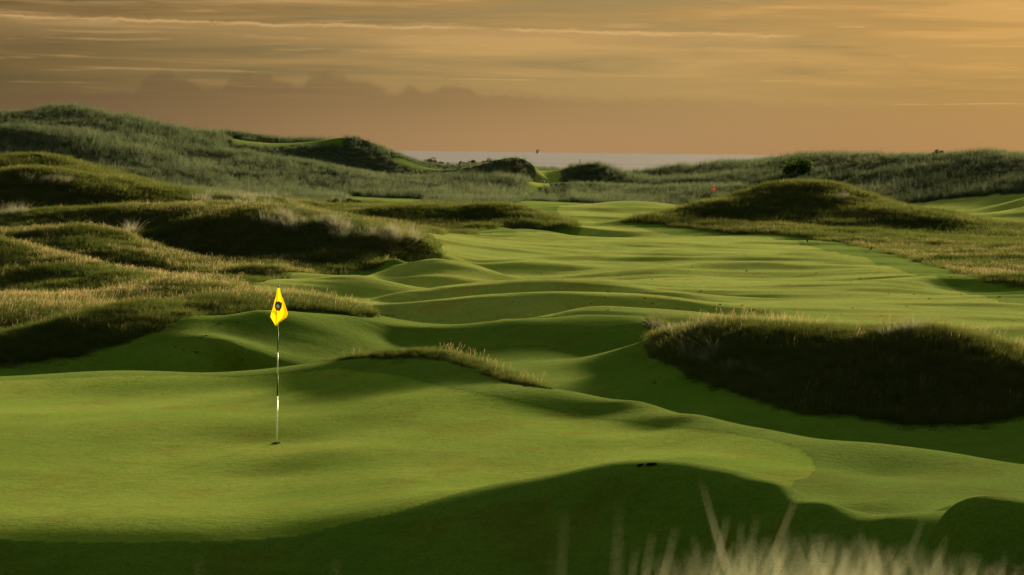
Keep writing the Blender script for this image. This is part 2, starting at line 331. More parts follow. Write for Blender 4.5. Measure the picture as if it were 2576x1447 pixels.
walk = WP([(1280,225,0),(1300,232,0),(1322,240,0),(1338,250,0),(1343,276,0),(1424,276,0),(1418,262,0),(1392,250,0),(1358,240,0),(1325,231,0),(1320,222,0)])
gdune = WP([(1640,62.5,0),(1723,60,0),(1835,58.8,0),(2000,57.5,0),(2250,55.8,0),(2430,54.8,0),(2576,54,0),(3300,53,0),(3300,45,0),(2576,1045),(2474,1064),(2361,1064),(2248,1060),(2136,1050),(2023,1041),(1948,1026),(1873,996),(1760,959),(1674,917),(1646,872)])
green = WP([(-1200,34,0),(-1200,49,0),(-300,49.3,0),(0,958),(150,951),(310,945),(450,944),(600,950),(740,938),(850,926),(1000,946),(1200,991),(1400,1036),(1600,1066),(1800,1086),(1930,1106),(2010,1130),(2045,1160),(2052,1185),(2035,1202),(2000,1210),(1930,1209),(1850,33.2,0),(1750,33.6,0),(1640,33.9,0),(1540,34,0),(1440,33.6,0),(1340,33,0),(1200,32.4,0),(1000,31.6,0),(750,31.1,0),(500,30.9,0),(250,31,0),(0,31.2,0),(-600,31.5,0)])
fair = WP([(560,73,0),(640,714),(690,706),(735,688),(859,686),(980,672),(1060,657),(1115,634),(1110,108,0),(1060,125,0),(1080,596),(1209,590),(1300,586),(1410,590),(1462,576),(1445,150,0),(1440,160,0),(1410,172,0),(1400,182,0),(1420,198,0),(1690,198,0),(1700,182,0),(1640,165,0),(1570,153,0),(1570,565),(1640,585),(1690,592),(1878,596),(1941,597),(1990,606),(2024,616),(2060,628),(2129,641),(2191,656),(2254,674),(2296,690),(2362,696),(2400,724),(2462,744),(2576,775),(2800,66,0),(3200,58,0),(2576,55,0),(2430,55.5,0),(2250,56.5,0),(2000,58.5,0),(1700,62.5,0),(1400,66,0),(1250,66.5,0),(1000,67,0),(900,70,0)])
second = WP([(2180,178,0),(2230,222,0),(2420,222,0),(2900,214,0),(3400,205,0),(3400,180,0),(2900,168,0),(2520,166,0),(2350,172,0)])
left_far = WP([(872,196,0),(860,222,0),(1060,222,0),(1080,205,0),(1040,192,0)])
tee1 = WP([(575,256.5,0),(860,257.5,0),(850,265,0),(585,265,0)])
tee2 = WP([(975,256.5,0),(1235,258.0,0),(1220,260.5,0),(1010,259.5,0)])
fringe = WP([(840,47.3,0),(939,46.3,0),(1032,45.6,0),(1105,45.3,0),(1206,44.5,0),(1272,43.9,0),(1350,43.1,0),(1385,42.9,0),(1395,43.6,0),(1290,45.2,0),(1180,46.4,0),(1100,46.9,0),(1040,47.1,0),(930,47.6,0),(840,48.1,0)])
wob = fbm(GX*.9, GY*.9, 40, 3)*.5
wx = GX + wob*.25*(GY/60); wy = GY + fbm(GX*.9+50, GY*.9, 44, 3)*.25*(GY/60)
M_mown = inside(wx, wy, mown) & ~inside(wx, wy, gdune) | inside(wx, wy, walk) | inside(wx, wy, second) | inside(wx, wy, left_far)
M_fringe = inside(GX+fbm(GX*4, GY*4, 9, 2)*.12, GY+fbm(GX*4, GY*4, 19, 2)*.12, fringe)
M_tee = inside(GX, GY, tee1) | inside(GX, GY, tee2)
M_green = inside(GX, GY, green); M_fair = inside(GX, GY, fair) | inside(wx, wy, walk) | inside(wx, wy, second)
M_mown &= ~M_fringe; M_mown |= M_tee; M_mown &= GY > 22.5
R = (~M_mown).astype(np.float32)
def blur(M, k=2):
    M = M.astype(np.float32)
    for _ in range(k):
        M[1:-1] = (M[:-2]+2*M[1:-1]+M[2:])/4; M[:, 1:-1] = (M[:, :-2]+2*M[:, 1:-1]+M[:, 2:])/4
    return M
Rs = blur(R.copy(), 4)
# relief: gentle swells on mown turf, hummocks in the rough, gullies on the far dunes
fade = np.clip((GY-52)/25, 0, 1)
far = np.clip((GY-195)/30, 0, 1); shore = np.clip((330-GY)/30, 0, 1)
swell = (fbm(GX*.10, GY*.22, 3, 3)*.13 + fbm(GX*.15, GY*.65, 5, 3)*.10)*fade*(1-far) + fbm(GX*.35, GY*.45, 8, 2)*.012
hum = (fbm(GX*.17, GY*.2, 11, 4, .55)*.34 + fbm(GX*.6, GY*.7, 21, 3)*.10)*np.clip((GY-62)/30, .25, 1)*(1-far)
dune = (fbm(GX*.12, GY*.10, 31, 4, .5)*.30 + fbm(GX*.45, GY*.4, 35, 3)*.14 - .06)*far*np.clip((275-GY)/30,.3,1)
keep = 1-blur((M_tee | inside(GX, GY, walk)), 6)
Zr = swell*(1-Rs) + (hum+dune*shore)*Rs*keep
Zr = Zr - .015*M_green*0
Zt = Zb + Zr*np.clip((GY-24)/6, 0, 1)
# a scrape on the mound crest
# (a cut turf step along the edge of the green, about 2 cm)
Zt = Zt + blur((~M_green & (GY > 30) & (GY < 52)), 2)*.006

def ground(x, y):
    x = np.asarray(x, float); y = np.asarray(y, float); u = x/y; v = np.log(y)
    fi = np.interp(v, VV, np.arange(NV)); fj = np.interp(u, UU, np.arange(NU))
    i = np.clip(fi.astype(int), 0, NV-2); j = np.clip(fj.astype(int), 0, NU-2); s = fi-i; t = fj-j
    return (Zt[i, j]*(1-t)+Zt[i, j+1]*t)*(1-s)+(Zt[i+1, j]*(1-t)+Zt[i+1, j+1]*t)*s
def gmask(M, x, y):
    i = np.clip(np.interp(np.log(y), VV, np.arange(NV)).round().astype(int), 0, NV-1)
    j = np.clip(np.interp(x/y, UU, np.arange(NU)).round().astype(int), 0, NU-1)
    return M[i, j]
def hit(px, row):
    x, y = hit_on(Zt, px, row); return x, y, float(ground(x, y))

def tag(o, label=None, cat=None, group=None, kind=None):
    if label: o['label'] = label
    if cat: o['category'] = cat
    if group: o['group'] = group
    if kind: o['kind'] = kind
    return o
def raw_mesh(name, co, quads=None, tris=None, smooth=True):
    me = bpy.data.meshes.new(name); co = np.asarray(co, np.float32).reshape(-1, 3)
    fs = []; tot = []
    if quads is not None and len(quads): fs.append(np.asarray(quads, np.int32).ravel()); tot.append(np.full(len(quads), 4, np.int32))
    if tris is not None and len(tris): fs.append(np.asarray(tris, np.int32).ravel()); tot.append(np.full(len(tris), 3, np.int32))
    li = np.concatenate(fs); lt = np.concatenate(tot)
    me.vertices.add(len(co)); me.vertices.foreach_set('co', co.ravel())
    me.loops.add(len(li)); me.loops.foreach_set('vertex_index', li)
    me.polygons.add(len(lt)); st = np.zeros(len(lt), np.int32); st[1:] = np.cumsum(lt)[:-1]
    me.polygons.foreach_set('loop_start', st); me.polygons.foreach_set('loop_total', lt)
    me.polygons.foreach_set('use_smooth', np.full(len(lt), smooth))
    me.update(calc_edges=True); return me
def link(name, me, mat=None, parent=None, col=COL):
    o = bpy.data.objects.new(name, me); col.objects.link(o)
    if mat: me.materials.append(mat)
    if parent: o.parent = parent
    return o

# ------------------------------------------------------------------ materials
def newmat(name):
    m = bpy.data.materials.new(name); m.use_nodes = True; m.node_tree.nodes.clear()
    g = NT(m.node_tree); out = g.node('ShaderNodeOutputMaterial'); return m, g, out
def plain(name, col, rough=.6, metal=0.0, nscale=30, namt=.15, trans=0.0):
    m, g, out = newmat(name)
    tc = g.node('ShaderNodeTexCoord'); nn = g.noise(tc.outputs['Object'], nscale, 3)
    c = g.mix(g.m('MULTIPLY', g.ss(nn, .3, .7), namt*2), tuple(col), tuple(x*.55 for x in col))
    p = g.node('ShaderNodeBsdfPrincipled'); g.put(p.inputs['Base Color'], c)
    p.inputs['Roughness'].default_value = rough; p.inputs['Metallic'].default_value = metal; p.inputs['Specular IOR Level'].default_value = .0 if rough >= .7 else .12
    sh = p.outputs[0]
    if trans:
        t = g.node('ShaderNodeBsdfTranslucent'); g.put(t.inputs[0], c)
        mx = g.node('ShaderNodeMixShader'); mx.inputs[0].default_value = trans
        g.link(sh, mx.inputs[1]); g.link(t.outputs[0], mx.inputs[2]); sh = mx.outputs[0]
    g.link(sh, out.inputs[0]); return m

def ground_material():
    m, g, out = newmat('links turf')
    at_ = g.node('ShaderNodeAttribute', attribute_name='zone'); sp = g.node('ShaderNodeSeparateColor'); g.link(at_.outputs['Color'], sp.inputs[0])
    rough, grn, fr = sp.outputs[0], sp.outputs[1], sp.outputs[2]
    at2 = g.node('ShaderNodeAttribute', attribute_name='dune'); marr = at2.outputs['Fac']
    geo = g.node('ShaderNodeNewGeometry'); pos = geo.outputs['Position']
    nb = g.noise(pos, .35, 4, .6); nm = g.noise(pos, 1.6, 4, .6); nf = g.noise(pos, 14, 3, .6); nt = g.noise(pos, 48, 4, .7); n5 = g.noise(pos, 4.5, 4, .65); npt = g.noise(pos, .8, 5, .65, .5)
    # turf
    semi = g.mix(g.ss(nb, .35, .65), (.080, .150, .010), (.105, .165, .014))
    fairc = g.mix(g.ss(nb, .35, .65), (.215, .275, .045), (.285, .315, .062))
    greenc = g.mix(g.ss(nb, .38, .62), (.160, .240, .018), (.215, .272, .030))
    greenc = g.mix(g.m('MULTIPLY', g.ss(nm, .45, .7), .45), greenc, (.13, .23, .012))
    turf = g.mix(fr, semi, fairc); turf = g.mix(grn, turf, greenc)
    turf = g.mix(g.m('MULTIPLY', g.ss(nf, .48, .62), .30), turf, g.mix(1.0, turf, (.60, .66, .5), 'MULTIPLY'))
    turf = g.mix(g.m('MULTIPLY', g.ss(nt, .45, .58), .62), turf, g.mix(1.0, turf, (.55, .6, .45), 'MULTIPLY'))
    turf = g.mix(g.m('MULTIPLY', g.ss(npt, .50, .62), .62), turf, g.mix(1.0, turf, (.98, .74, .62), 'MULTIPLY'))
    turf = g.mix(g.m('MULTIPLY', g.ss(n5, .5, .66), .30), turf, g.mix(1.0, turf, (.62, .72, .6), 'MULTIPLY'))
    # rough floor
    rf = g.mix(g.ss(nm, .38, .62), (.035, .050, .009), (.070, .058, .020))
    rf = g.mix(g.ss(nb, .5, .7), rf, (.040, .070, .012))
    rf = g.mix(marr, rf, g.mix(g.ss(nm, .4, .6), (.045, .062, .026), (.080, .088, .048)))
    rf = g.mix(g.m('MULTIPLY', g.ss(nf, .45, .62), .6), rf, g.mix(1.0, rf, (.4, .42, .4), 'MULTIPLY'))
    col = g.mix(rough, turf, rf)
    bs = g.node('ShaderNodeBump'); bs.inputs['Strength'].default_value = 1.0
    hgt = g.m('ADD', g.m('ADD', g.m('MULTIPLY', nt, .009), g.m('MULTIPLY', n5, .022)), g.m('MULTIPLY', nf, .019))
    hgt = g.m('ADD', hgt, g.m('MULTIPLY', rough, g.m('ADD', g.m('MULTIPLY', nm, .25), g.m('MULTIPLY', nf, .07))))
    g.put(bs.inputs['Height'], g.m('MULTIPLY', hgt, .8)); bs.inputs['Distance'].default_value = 1.0
    p = g.node('ShaderNodeBsdfDiffuse'); g.put(p.inputs['Color'], col); p.inputs['Roughness'].default_value = .9
    g.link(bs.outputs[0], p.inputs['Normal'])
    # upright blades catch a low sun: a coloured sheen over the diffuse turf
    shn = g.node('ShaderNodeBsdfSheen'); shn.inputs['Roughness'].default_value = .55
    g.put(shn.inputs['Color'], g.mix(1.0, g.mix(rough, g.mix(.34, turf, (.35,.40,.15)), (0,0,0)), (.315, .325, .37), 'MULTIPLY'))
    g.link(bs.outputs[0], shn.inputs['Normal'])
    ad = g.node('ShaderNodeAddShader'); g.link(p.outputs[0], ad.inputs[0]); g.link(shn.outputs[0], ad.inputs[1]); g.link(ad.outputs[0], out.inputs[0])
    return m

# ground mesh
idx = np.arange(NU*NV).reshape(NV, NU)
quads = np.stack([idx[:-1, :-1], idx[:-1, 1:], idx[1:, 1:], idx[1:, :-1]], -1).reshape(-1, 4)
gme = raw_mesh('ground', np.stack([GX, GY, Zt], -1), quads)
ca = gme.color_attributes.new('zone', 'FLOAT_COLOR', 'POINT')
Rm = blur(R.copy(), 1)
zc = np.ones((NV*NU, 4), np.float32); zc[:, 0] = Rm.ravel(); zc[:, 1] = M_green.ravel(); zc[:, 2] = (M_fair*1.0).ravel()
ca.data.foreach_set('color', zc.ravel())
da = gme.attributes.new('dune', 'FLOAT', 'POINT'); da.data.foreach_set('value', np.clip((GY.ravel()-190)/25, 0, 1).astype(np.float32))
gro = link('ground', gme, ground_material()); tag(gro, kind='structure')

# sea
def sea_material():
    m, g, out = newmat('sea water')
    geo = g.node('ShaderNodeNewGeometry'); sp = g.node('ShaderNodeSeparateXYZ'); g.link(geo.outputs['Position'], sp.inputs[0])
    v = g.xyz(g.m('MULTIPLY', sp.outputs[0], .02), g.m('MULTIPLY', sp.outputs[1], .06), 0.0)
    nn = g.noise(v, 1, 6, .65)
    n3 = g.noise(g.xyz(g.m('MULTIPLY', sp.outputs[0], .0006), g.m('MULTIPLY', sp.outputs[1], .0022), 0.0), 1, 3, .6)
    b = g.node('ShaderNodeBump'); b.inputs['Distance'].default_value = 1.2; b.inputs['Strength'].default_value = .5; g.put(b.inputs['Height'], nn)
    p = g.node('ShaderNodeBsdfPrincipled')
    g.put(p.inputs['Base Color'], g.mix(g.ss(n3, .35, .65), (.12, .135, .175), (.20, .20, .24)))
    p.inputs['Roughness'].default_value = .22; p.inputs['IOR'].default_value = 1.33; p.inputs['Specular IOR Level'].default_value = .10
    g.link(b.outputs[0], p.inputs['Normal']); g.link(p.outputs[0], out.inputs[0]); return m
sea = link('sea', raw_mesh('sea', [(-60000, 360, -6), (60000, 360, -6), (60000, 90000, -6), (-60000, 90000, -6)], [(0, 1, 2, 3)], smooth=False), sea_material())
tag(sea, kind='structure')

# ------------------------------------------------------------------ grasses
def blade_mat(name, c1, c2, tip, trans=.5):
    m, g, out = newmat(name)
    ia = g.node('ShaderNodeAttribute', attribute_name='tint', attribute_type='INSTANCER')
    ba = g.node('ShaderNodeAttribute', attribute_name='bl')      # random per blade, height along blade
    sp = g.node('ShaderNodeSeparateColor'); g.link(ba.outputs['Color'], sp.inputs[0])
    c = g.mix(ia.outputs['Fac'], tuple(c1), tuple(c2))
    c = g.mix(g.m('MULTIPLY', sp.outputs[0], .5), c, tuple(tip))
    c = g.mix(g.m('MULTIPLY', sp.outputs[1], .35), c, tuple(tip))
    d = g.node('ShaderNodeBsdfDiffuse'); g.put(d.inputs[0], c)
    t = g.node('ShaderNodeBsdfTranslucent'); g.put(t.inputs[0], c)
    mx = g.node('ShaderNodeMixShader'); mx.inputs[0].default_value = trans
    g.link(d.outputs[0], mx.inputs[1]); g.link(t.outputs[0], mx.inputs[2]); g.link(mx.outputs[0], out.inputs[0])
    return m
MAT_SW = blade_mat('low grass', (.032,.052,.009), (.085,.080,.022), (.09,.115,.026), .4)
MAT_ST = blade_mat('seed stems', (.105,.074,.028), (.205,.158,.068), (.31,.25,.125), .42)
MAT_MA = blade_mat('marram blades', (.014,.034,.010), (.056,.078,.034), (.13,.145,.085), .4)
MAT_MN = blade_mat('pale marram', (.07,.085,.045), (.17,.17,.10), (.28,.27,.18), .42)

def blades(nb, rad, h0, h1, w, lean=.35, curve=.5, seg=3, head=0.0, seed=0, wind=.08):
    r = np.random.default_rng(seed)
    th = r.random(nb)*2*np.pi; rr = np.sqrt(r.random(nb))*rad
    bx = np.cos(th)*rr; by = np.sin(th)*rr; h = h0+(h1-h0)*r.random(nb)
    la = th + r.normal(0, .8, nb); ln = np.abs(r.normal(0, lean, nb)); cu_ = curve*(.4+r.random(nb))
    fa = r.random(nb)*np.pi
    co = []; q = []; tr = []; col = []
    rn = r.random(nb)
    k = 0
    for i in range(nb):
        for s_ in range(seg+1):
            t = s_/seg; off = h[i]*(ln[i]*t+cu_[i]*ln[i]*t*t) + 0; zz = h[i]*(t-.18*cu_[i]*t*t)
            cx = bx[i]+math.cos(la[i])*off + wind*h[i]*t*t; cy = by[i]+math.sin(la[i])*off
            ww = w*(1-t)**.6*.5 if not head else (w*.5 if t < .7 else w*.5*(1+head*math.sin((t-.7)/.3*math.pi*.93)))
            if s_ == seg and not head: ww = w*.06
            dx = math.cos(fa[i])*ww; dy = math.sin(fa[i])*ww
            co += [(cx-dx, cy-dy, zz), (cx+dx, cy+dy, zz)]; col += [(rn[i], t, 0, 1)]*2
            if s_: q.append((k-2, k-1, k+1, k))
            k += 2
    return co, q, col
def proto(name, sets, col):
    co = []; q = []; cl = []; mi = []; mats = []
    for (c, qq, l), mat in sets:
        b = len(co); co += c; q += [tuple(v+b for v in x) for x in qq]; cl += l
        if mat not in mats: mats.append(mat)
        mi += [mats.index(mat)]*len(qq)
    me = raw_mesh(name, co, q, smooth=False)
    for m_ in mats: me.materials.append(m_)
    me.polygons.foreach_set('material_index', np.array(mi, np.int32))
    a = me.color_attributes.new('bl', 'FLOAT_COLOR', 'POINT'); a.data.foreach_set('color', np.array(cl, np.float32).ravel())
    o = bpy.data.objects.new(name, me); col.objects.link(o); return o
def kit(name, makers):
    c = bpy.data.collections.new(name)
    for i, mk in enumerate(makers): proto('%s_%d' % (name, i), mk, c)
    return c
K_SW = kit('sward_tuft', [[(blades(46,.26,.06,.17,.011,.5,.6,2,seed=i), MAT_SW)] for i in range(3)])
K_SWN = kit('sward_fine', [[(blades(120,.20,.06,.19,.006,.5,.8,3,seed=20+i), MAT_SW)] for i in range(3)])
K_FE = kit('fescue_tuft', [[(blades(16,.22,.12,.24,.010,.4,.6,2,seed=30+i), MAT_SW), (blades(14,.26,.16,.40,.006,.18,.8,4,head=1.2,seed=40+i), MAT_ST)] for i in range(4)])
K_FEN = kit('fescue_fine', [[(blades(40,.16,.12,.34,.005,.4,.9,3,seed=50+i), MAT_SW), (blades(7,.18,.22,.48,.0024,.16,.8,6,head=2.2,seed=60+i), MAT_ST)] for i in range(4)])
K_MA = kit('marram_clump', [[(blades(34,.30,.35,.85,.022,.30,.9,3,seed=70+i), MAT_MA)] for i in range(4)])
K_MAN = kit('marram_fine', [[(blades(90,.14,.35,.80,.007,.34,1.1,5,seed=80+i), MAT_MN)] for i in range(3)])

def scatter(name, label, cat, x, y, kitc, scl, tint, nproto, sink=0.0, lean=0.12):
    z = ground(x, y)-sink; npt = len(x)
    me = bpy.data.meshes.new(name); me.vertices.add(npt); me.vertices.foreach_set('co', np.stack([x, y, z], -1).astype(np.float32).ravel())
    def at_(nm, ty, v, key='value'):
        a = me.attributes.new(nm, ty, 'POINT'); a.data.foreach_set(key, v)
    rot = np.stack([rng.normal(0, lean, npt), rng.normal(0, lean, npt), rng.normal(0, .9, npt)], -1).astype(np.float32)
    at_('rot', 'FLOAT_VECTOR', rot.ravel(), 'vector'); at_('scl', 'FLOAT', np.asarray(scl, np.float32)*np.ones(npt, np.float32))
    at_('pid', 'INT', rng.integers(0, nproto, npt).astype(np.int32)); at_('tint', 'FLOAT', np.clip(tint, 0, 1).astype(np.float32))
    o = link(name, me)
    ng = bpy.data.node_groups.new(name, 'GeometryNodeTree'); ng.interface.new_socket('Geometry', in_out='INPUT', socket_type='NodeSocketGeometry'); ng.interface.new_socket('Geometry', in_out='OUTPUT', socket_type='NodeSocketGeometry')
    N = ng.nodes; L = ng.links; gi = N.new('NodeGroupInput'); go = N.new('NodeGroupOutput'); ip = N.new('GeometryNodeInstanceOnPoints')
    ci = N.new('GeometryNodeCollectionInfo'); ci.inputs[0].default_value = kitc; ci.inputs['Separate Children'].default_value = True; ci.inputs['Reset Children'].default_value = True
    def na(nm, ty):
        a = N.new('GeometryNodeInputNamedAttribute'); a.data_type = ty; a.inputs[0].default_value = nm; return a.outputs['Attribute']
    L.new(gi.outputs[0], ip.inputs['Points']); L.new(ci.outputs[0], ip.inputs['Instance']); ip.inputs['Pick Instance'].default_value = True
    L.new(na('pid', 'INT'), ip.inputs['Instance Index']); er = N.new('FunctionNodeEulerToRotation'); L.new(na('rot', 'FLOAT_VECTOR'), er.inputs[0])
    L.new(er.outputs[0], ip.inputs['Rotation']); L.new(na('scl', 'FLOAT'), ip.inputs['Scale']); L.new(ip.outputs[0], go.inputs[0])
    md = o.modifiers.new('scatter', 'NODES'); md.node_group = ng
    return tag(o, label, cat, kind='stuff')
R_hard = R > .5
def sample(nn, y0, y1, u0=-.235, u1=.235, p=1.0):
    """points in the fan; density falls off as distance**-p per square metre"""
    t = rng.random(nn); e = 2-p
    y = (y0**e+(y1**e-y0**e)*t)**(1/e) if abs(e) > 1e-6 else y0*(y1/y0)**t
    u = u0+(u1-u0)*rng.random(nn); return u*y, y
def facing(x, y):                    # slope of the ground towards the camera
    return (ground(x, y+.6)-ground(x, y-.6))/1.2
def rough_only(x, y, keepf=None):
    k = gmask(R_hard, x, y)
    if keepf is not None: k &= rng.random(len(x)) < keepf
    return x[k], y[k]
D_ = 1.0
# near rough (dark banks left and right, ribbon on the shoulder of the green)
x, y = sample(int(52000*D_), 44, 72, p=1.0); x, y = rough_only(x, y)
scatter('low_grass', 'dense dark green low grass covering the near dune banks beside the green', 'grass', x, y, K_SWN, rng.uniform(.6,1.2,len(x))*np.where((y < 49.5) & (x < 1.0), .62, 1), .25+.5*fbm(x*.5,y*.5,60,2)+np.where((x > 2.5), .4, 0)+rng.normal(0,.25,len(x)), 3, .01)  # tint raised on the right bank: fill light painted into its shaded grass
x, y = sample(int(60000*D_), 44, 72, p=1.0)
u = x/y; px = 1288+u*FPX
left = px < 1100
dens = np.where(left, np.clip((y-60)/8, .02, .5), .24+.28*np.clip((50.0-y)/3, 0, 1)+.25*(facing(x,y) < .04))*np.clip(.6+.9*fbm(x*.45,y*.45,61,2),.05,1)*np.clip(1-2.4*facing(x,y),.25,1)*np.where((y < 49.5) & (px < 1500), .4, 1)
x, y = rough_only(x, y, dens)
scatter('seed_grass', 'straw coloured seed heads standing above the near dune banks', 'grass', x, y, K_FEN, rng.uniform(.5,1.0,len(x))*np.where((y < 49.5) & (x < 1.0), .7, 1), .35+.6*fbm(x*.3,y*.3,62,2), 4, .01)
# middle rough
x, y = sample(int(135000*D_), 68, 202, p=1.35); x, y = rough_only(x, y)
scatter('hummock_grass', 'short olive green grass carpeting the hummocks around the fairway', 'grass', x, y, K_SW, rng.uniform(.8,1.5,len(x))*np.clip(y/110,.8,1.3), .45+.7*fbm(x*.22,y*.3,63,3)+rng.normal(0,.2,len(x)), 3, .02)
x, y = sample(int(150000*D_), 68, 202, p=1.35)
sl_ = facing(x, y); rightside = x > y*.03
patch = fbm(x*.16, y*.16, 64, 3)
dens = np.clip(.46+1.3*patch-3.2*np.clip(sl_, -.05, .4), .015, .9)
x, y = rough_only(x, y, dens)
tn = .42+.8*fbm(x*.12,y*.12,65,3)-.35*(x > y*.03)
scatter('fescue_grass', 'fine brown and straw fescue with seed heads on the rolling rough', 'grass', x, y, K_FE, rng.uniform(.45,.82,len(x)), tn+rng.normal(0,.22,len(x)), 4, .02)
# far dunes
x, y = sample(int(92000*D_), 197, 335, -.25, .25, p=1.2); x, y = rough_only(x, y)
sc_ = rng.uniform(.4, 1.05, len(x))*np.clip(.9+.7*fbm(x*.12,y*.12,66,2), .5, 1.4)
px = 1288+x/y*FPX
sc_ *= np.where((y > 249) & (y < 274) & (px > 560) & (px < 870), .5, 1)*np.where((y > 250) & (y < 276) & (px > 868) & (px < 1262), .6, 1)*np.where((px > 1325) & (px < 1430), .55, 1)
scatter('marram_grass', 'grey green tussocks of marram covering the tall far dunes', 'grass', x, y, K_MA, sc_, .36+1.0*fbm(x*.35,y*.2,67,3)+rng.normal(0,.34,len(x)), 4, .03, .22)
# pale marram tussocks standing out in the rough
pxs = []
def tus(n_, px, row, dpx, drow):
    for _ in range(n_): pxs.append((rng.normal(px, dpx), rng.normal(row, drow)))
tus(26,770,565,60,14); tus(16,900,590,60,12); tus(12,30,545,25,8); tus(30,600,508,90,5); tus(16,1010,600,40,10); tus(14,1745,845,30,14); tus(8,1765,905,25,10); tus(6,2270,845,25,8); tus(8,130,470,40,8)
tus(5,1870,950,20,6); tus(4,330,590,10,4); tus(8,690,500,50,3); tus(10,1640,595,120,3); tus(4,2110,505,20,5)
pt = np.array([hit(a, b)[:2] for a, b in pxs if b > 400]); pt = pt[gmask(R_hard, pt[:, 0], pt[:, 1])]
scatter('pale_marram', 'pale silvery marram tussocks dotted over the rough and the right dune bank', 'grass', pt[:, 0], pt[:, 1], K_MAN, rng.uniform(.4,.8,len(pt))*np.clip(pt[:,1]/80,.8,1.3), rng.random(len(pt)), 3, .02)
Rw = blur(R.copy(), 22)
x, y = sample(150000, 44, 200, p=1.3); pr = gmask(Rw, x, y); k = (~gmask(R_hard, x, y)) & (rng.random(len(x)) < np.clip(pr*1.5-.12, 0, 1)) & (pr > .08)
x, y = x[k], y[k]; scatter('stray_tufts', 'thin stray tufts where the rough fades into mown turf', 'grass', x, y, K_SW, rng.uniform(.25,.6,len(x)), .4+rng.normal(0,.25,len(x)), 3, .015)
# round the camera's own dune, below the frame
x = rng.uniform(-6, 6, 2600); y = rng.uniform(1.2, 20, 2600); z = ground(x, y); s_ = np.minimum(rng.uniform(.6,1,2600), (CAMZ-.165*y-.06-z)/.95)
k = s_ > .15; scatter('camera_dune_grass', 'marram grass on the dune the view is taken from', 'grass', x[k], y[k], K_MAN, s_[k], rng.random(k.sum()), 3, .01)

# blurred blades close to the lens
def near_blades():
    r = np.random.default_rng(5); co = []; q = []; cl = []
    def blade(px, row, y, w, lean, lp=0.0, head=False):
        tip = at(px, row, y); root = np.array([tip[0]-lean, y+r.normal(0,.05), float(ground(np.array([tip[0]-lean]), np.array([y]))[0])])
        rn = r.random(); seg = 10; fa = r.normal(0, .5)
        for s_ in range(seg+1):
            t = s_/seg; c = root*(1-t)+tip*t; c = c + np.array([lean*(t*t-t)*.5, 0, 0])
            ww = w*(.5 if t < .6 else .5*(1-(t-.6)/.4)**.6+.02)
            b = len(co); co.append(c-np.array([math.cos(fa)*ww, math.sin(fa)*ww, 0])); co.append(c+np.array([math.cos(fa)*ww, math.sin(fa)*ww, 0]))
            cl.extend([(rn*.9+.1, t, 0, 1)]*2)
            if s_: q.append((b-2, b-1, b+1, b))
    # the tall ones one can tell in the picture
    for px, row, ln in ((1765,1215,-.30),(1790,1305,-.34),(1640,1345,.15),(1905,1300,.22),(1865,1320,.05),(1830,1300,.2),(2010,1235,.38),(1985,1330,.25),(1745,1350,-.18),(2165,1335,-.22),(2245,1380,.20),(2330,1285,.34),(2200,1390,.15),(1600,1385,.16),(2080,1370,-.15),(2290,1400,-.25),(1700,1330,.25),(2380,1350,.3),(2440,1400,-.2),(2530,1395,.18)):
        blade(px, row, r.uniform(3.0,3.9), .0036, ln*.75)
    for _ in range(700):
        px = r.normal(2120, 330); row = 1300+abs(r.normal(0, 1))*70+70*abs(px-2050)/500+30
        if px < 1620: continue
        blade(px, row, r.uniform(2.9,4.8), r.uniform(.0012,.0030), r.normal(.06,.26))
    for px, row in ((500,1400),(845,1405),(1420,1290),(1385,1390),(1555,1330),(1560,1260)):
        blade(px, row, 2.6, .0016, r.normal(.02,.05))
    me = raw_mesh('near_marram', co, q, smooth=True)
    a = me.color_attributes.new('bl', 'FLOAT_COLOR', 'POINT'); a.data.foreach_set('color', np.array(cl, np.float32).ravel())
    m = blade_mat('near blades', (.045,.055,.030), (.12,.13,.085), (.32,.32,.22), .5)
    o = link('near_marram', me, m); tag(o, 'out of focus pale marram blades rising close to the lens at bottom right', 'grass', kind='stuff')
near_blades()

